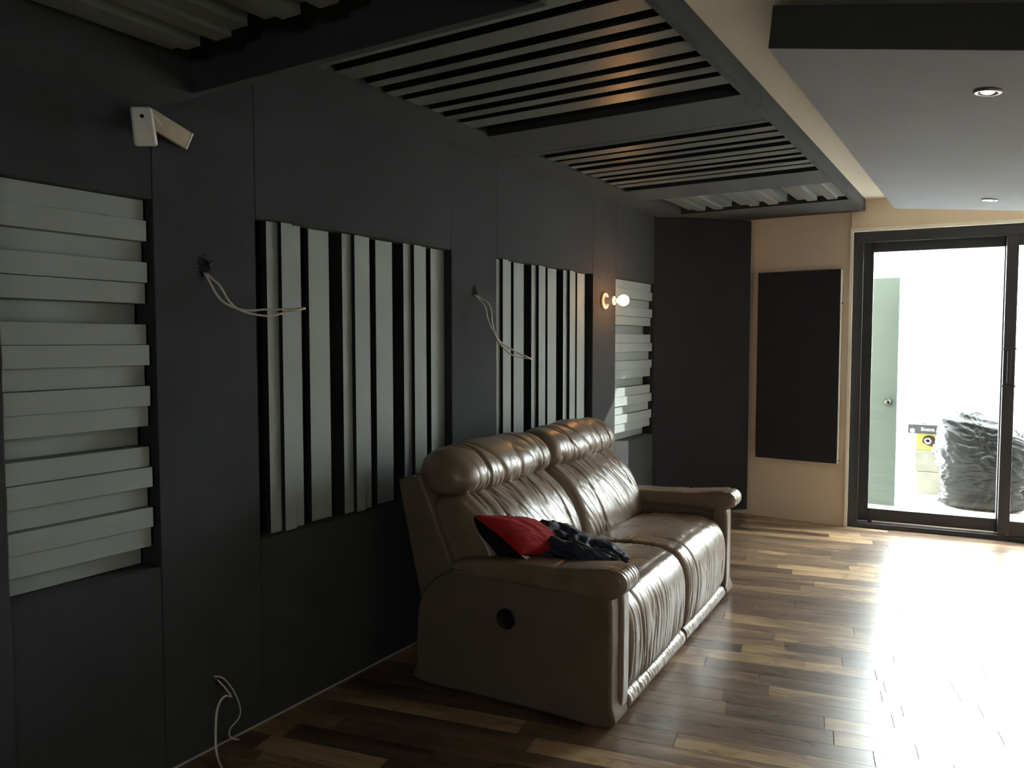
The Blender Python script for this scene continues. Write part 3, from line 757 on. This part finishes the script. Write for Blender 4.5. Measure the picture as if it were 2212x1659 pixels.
# ------------------------------------------------------------------ lamp holder with bulb
lh = thing('bulb_holder', 'bare glowing bulb in a white wall holder, beside the far slat diffuser', 'lamp', (XW, 5.15, 1.794))
LM = Matrix.Translation((XW+.0005, 5.15, 1.794)) @ Matrix.Rotation(R(90), 4, 'Y')
lathe('holder_base', [(.060, 0), (.062, .006), (.058, .014), (.050, .018), (.040, .016), (.030, .020), (.001, .021)], M_white, lh, LM)
lathe('holder_socket', [(.024, .018), (.026, .045), (.031, .070), (.032, .080), (.024, .081)], M_white, lh, LM)
lathe('bulb_cap', [(.013, .078), (.0135, .098), (.012, .102)], M_chrome, lh, LM)
M_bulb = mat('glowing_bulb', (1, .8, .5), .2, .5, emit=(1, .44, .13), estr=62)
lathe('bulb', [(.012, .100), (.016, .108), (.030, .122), (.038, .140), (.040, .152), (.037, .166), (.028, .180), (.014, .188), (.002, .190)], M_bulb, lh, LM)

# ------------------------------------------------------------------ white motion sensor with swivel bracket
ms = thing('motion_sensor', 'white motion sensor on a beige bracket, high on the dark wall', 'sensor', (XW+.05, 1.55, 2.2))
def rbox(name, c, ex, ey, ez, sx, sy, sz, m, bev, taper=1.0, par=None):
    V = []
    for z in (-1, 1):
        k = taper if z > 0 else 1
        for x, y in ((-1, -1), (1, -1), (1, 1), (-1, 1)): V.append(c + ex*(x*sx*k) + ey*(y*sy) + ez*(z*sz))
    o = mesh(name, V, BOXF, m); put(o, par)
    b = o.modifiers.new('bevel', 'BEVEL'); b.width = bev; b.segments = 4; b.limit_method = 'NONE'
    o.data.polygons.foreach_set('use_smooth', [True]*6); return o
fx = Vector((.80, -.60, -.16)).normalized()                       # the way the sensor looks
uz = Vector((.03, -.14, 1)); uz = (uz-fx*uz.dot(fx)).normalized(); sx_ = uz.cross(fx).normalized()
sc_ = Vector((-2.305, 1.507, 2.178))
# sensor body
rbox('housing', sc_, sx_, fx, uz, .034, .020, .059, M_white, .009, .92, ms)
LMm = Matrix((( sx_.x, uz.x, fx.x, 0), (sx_.y, uz.y, fx.y, 0), (sx_.z, uz.z, fx.z, 0), (0, 0, 0, 1)))
qq = sc_+fx*.0197+uz*.03; LMm.translation = qq
lathe('sensor_eye', [(.0001, .0008), (.0035, .0012), (.006, .0006), (.0062, 0)], M_dark, ms, LMm)
bc = Vector((-2.372, 1.655, 2.214)); bxd = Vector((-.10, .155, -.045)).normalized(); bn = Vector((.55, -.25, -.75)); bn = (bn-bxd*bn.dot(bxd)).normalized(); bs = bxd.cross(bn).normalized()
bxd2 = Vector((0, .95, -.30)).normalized(); nn2 = Vector((1, 0, -.25)); nn2 = (nn2-bxd2*nn2.dot(bxd2)).normalized(); bs2 = bxd2.cross(nn2).normalized()
rbox('bracket_cover', Vector((-2.378, 1.640, 2.213)), bxd2, nn2, bs2, .078, .012, .031, M_beige, .006, 1.0, ms)
rbox('bracket_end', Vector((-2.378, 1.640, 2.213))+bxd2*.081, bxd2, nn2, bs2, .004, .0125, .030, M_white, .002, 1.0, ms)
tube('bracket_wire', [sc_+Vector((-.01, .03, .055)), sc_+Vector((-.03, .06, .050)), sc_+Vector((-.05, .095, .034))], .002, M_white, ms, n=8, seg=6)
tube('swivel_arm', [sc_-fx*.01, sc_-fx*.035, Vector((XW+.004, 1.585, 2.19))], .011, M_beige, ms, n=8)

# ------------------------------------------------------------------ cables hanging from torn holes
def hole(y, z, r, seed, x=XW+.0008):
    rg = random.Random(seed); n = 26; V = [(x, y, z)]
    for i in range(n):
        a = 2*math.pi*i/n; rr = r*(rg.uniform(.55, .95) if i % 2 else rg.uniform(.9, 1.6))
        V.append((x, y+rr*.75*math.cos(a), z+rr*math.sin(a)))
    V += [(x-.004 if False else x+.0006, v[1], v[2]) for v in V]
    F = [(0, 1+i, 1+(i+1) % n) for i in range(n)] + [(n+1, n+2+(i+1) % n, n+2+i) for i in range(n)]
    o = mesh('torn_hole', V, F, M_dark); put(o, wl)
    # lifted flaps of fabric around it
    for k in range(5):
        a = rg.uniform(0, 6.28); rr = r*1.05; c = Vector((x, y+rr*.75*math.cos(a), z+rr*math.sin(a))); d = Vector((0, math.cos(a), math.sin(a))); sd = Vector((0, -math.sin(a), math.cos(a)))
        q = [c-sd*r*.3, c+sd*r*.3, c-d*r*.5+Vector((r*rg.uniform(.3, .6), 0, 0))]
        f = mesh('fabric_flap', [tuple(p) for p in q]+[tuple(p+Vector((.001, 0, 0))) for p in q], [(0, 1, 2), (5, 4, 3), (0, 3, 4, 1), (1, 4, 5, 2), (2, 5, 3, 0)], M_fabric)
        put(f, wl)
hole(1.800, 1.770, .036, 1); hole(3.500, 1.775, .030, 4); hole(1.815, .245, .016, 8)
def twin(name, label, path, r=.0042, spread=.0065, twist=5, loop=None, n=70):
    t = thing(name, label, 'cable', tuple(path[0]))
    P = catmull(path, n); P = [Vector(p) for p in P]; A = []; B = []
    for i, p in enumerate(P):
        f = i/(n-1); tt = (P[min(i+1, n-1)]-P[max(i-1, 0)]).normalized(); s1 = tt.cross(Vector((1, .2, .1))).normalized(); s2 = tt.cross(s1)
        a = f*twist; w_ = spread*(1+1.0*math.sin(math.pi*f*2)**2)*(1-.0*f)
        if loop: w_ += loop*math.exp(-((f-.93)/.07)**2)
        if f > .985: w_ *= .5
        off = (s1*math.cos(a)+s2*math.sin(a))*w_; A.append(p+off); B.append(p-off)
    end = P[-1] + (P[-1]-P[-2]).normalized()*spread*1.5
    full = A+[end]+B[::-1]
    tube('wire_loop', full, r, M_wire, t, n=150, seg=7)
    return t
twin('speaker_cable', 'white cable loop hanging from a torn hole, left of the larger vertical slat diffuser',
     [(XW, 1.803, 1.745), (XW+.045, 1.808, 1.70), (XW+.075, 1.83, 1.645), (XW+.11, 1.87, 1.612), (XW+.16, 1.93, 1.605), (XW+.20, 1.99, 1.612), (XW+.235, 2.04, 1.622)], loop=.007)
twin('speaker_cable', 'white cable loop hanging from the torn hole between the two vertical slat diffusers',
     [(XW, 3.50, 1.752), (XW+.03, 3.50, 1.735), (XW+.07, 3.52, 1.69), (XW+.08, 3.54, 1.60), (XW+.10, 3.58, 1.51), (XW+.15, 3.65, 1.44), (XW+.21, 3.74, 1.405)], loop=.004)
lc = thing('speaker_cable', 'white flat cable curling out of the wall down to the floor, bottom left', 'cable', (XW, 1.817, .245))
tube('flat_wire', [(XW, 1.802, .268), (XW+.02, 1.827, .256), (XW+.03, 1.862, .20), (XW+.035, 1.887, .13), (XW+.030, 1.887, .085), (XW+.02, 1.857, .055), (XW+.018, 1.850, .030), (XW+.026, 1.862, .012), (XW+.04, 1.877, .006)], .0042, M_wire, lc, n=60, flat=.6)
tube('flat_wire', [(XW, 1.810, .258), (XW+.02, 1.827, .228), (XW+.035, 1.844, .192), (XW+.040, 1.846, .184), (XW+.045, 1.832, .192), (XW+.05, 1.812, .202), (XW+.055, 1.787, .195), (XW+.06, 1.767, .165), (XW+.065, 1.757, .11), (XW+.07, 1.752, .05), (XW+.085, 1.747, .012), (XW+.13, 1.725, .006), (XW+.20, 1.69, .006), (XW+.25, 1.64, .006)], .0042, M_wire, lc, n=90, flat=.6)
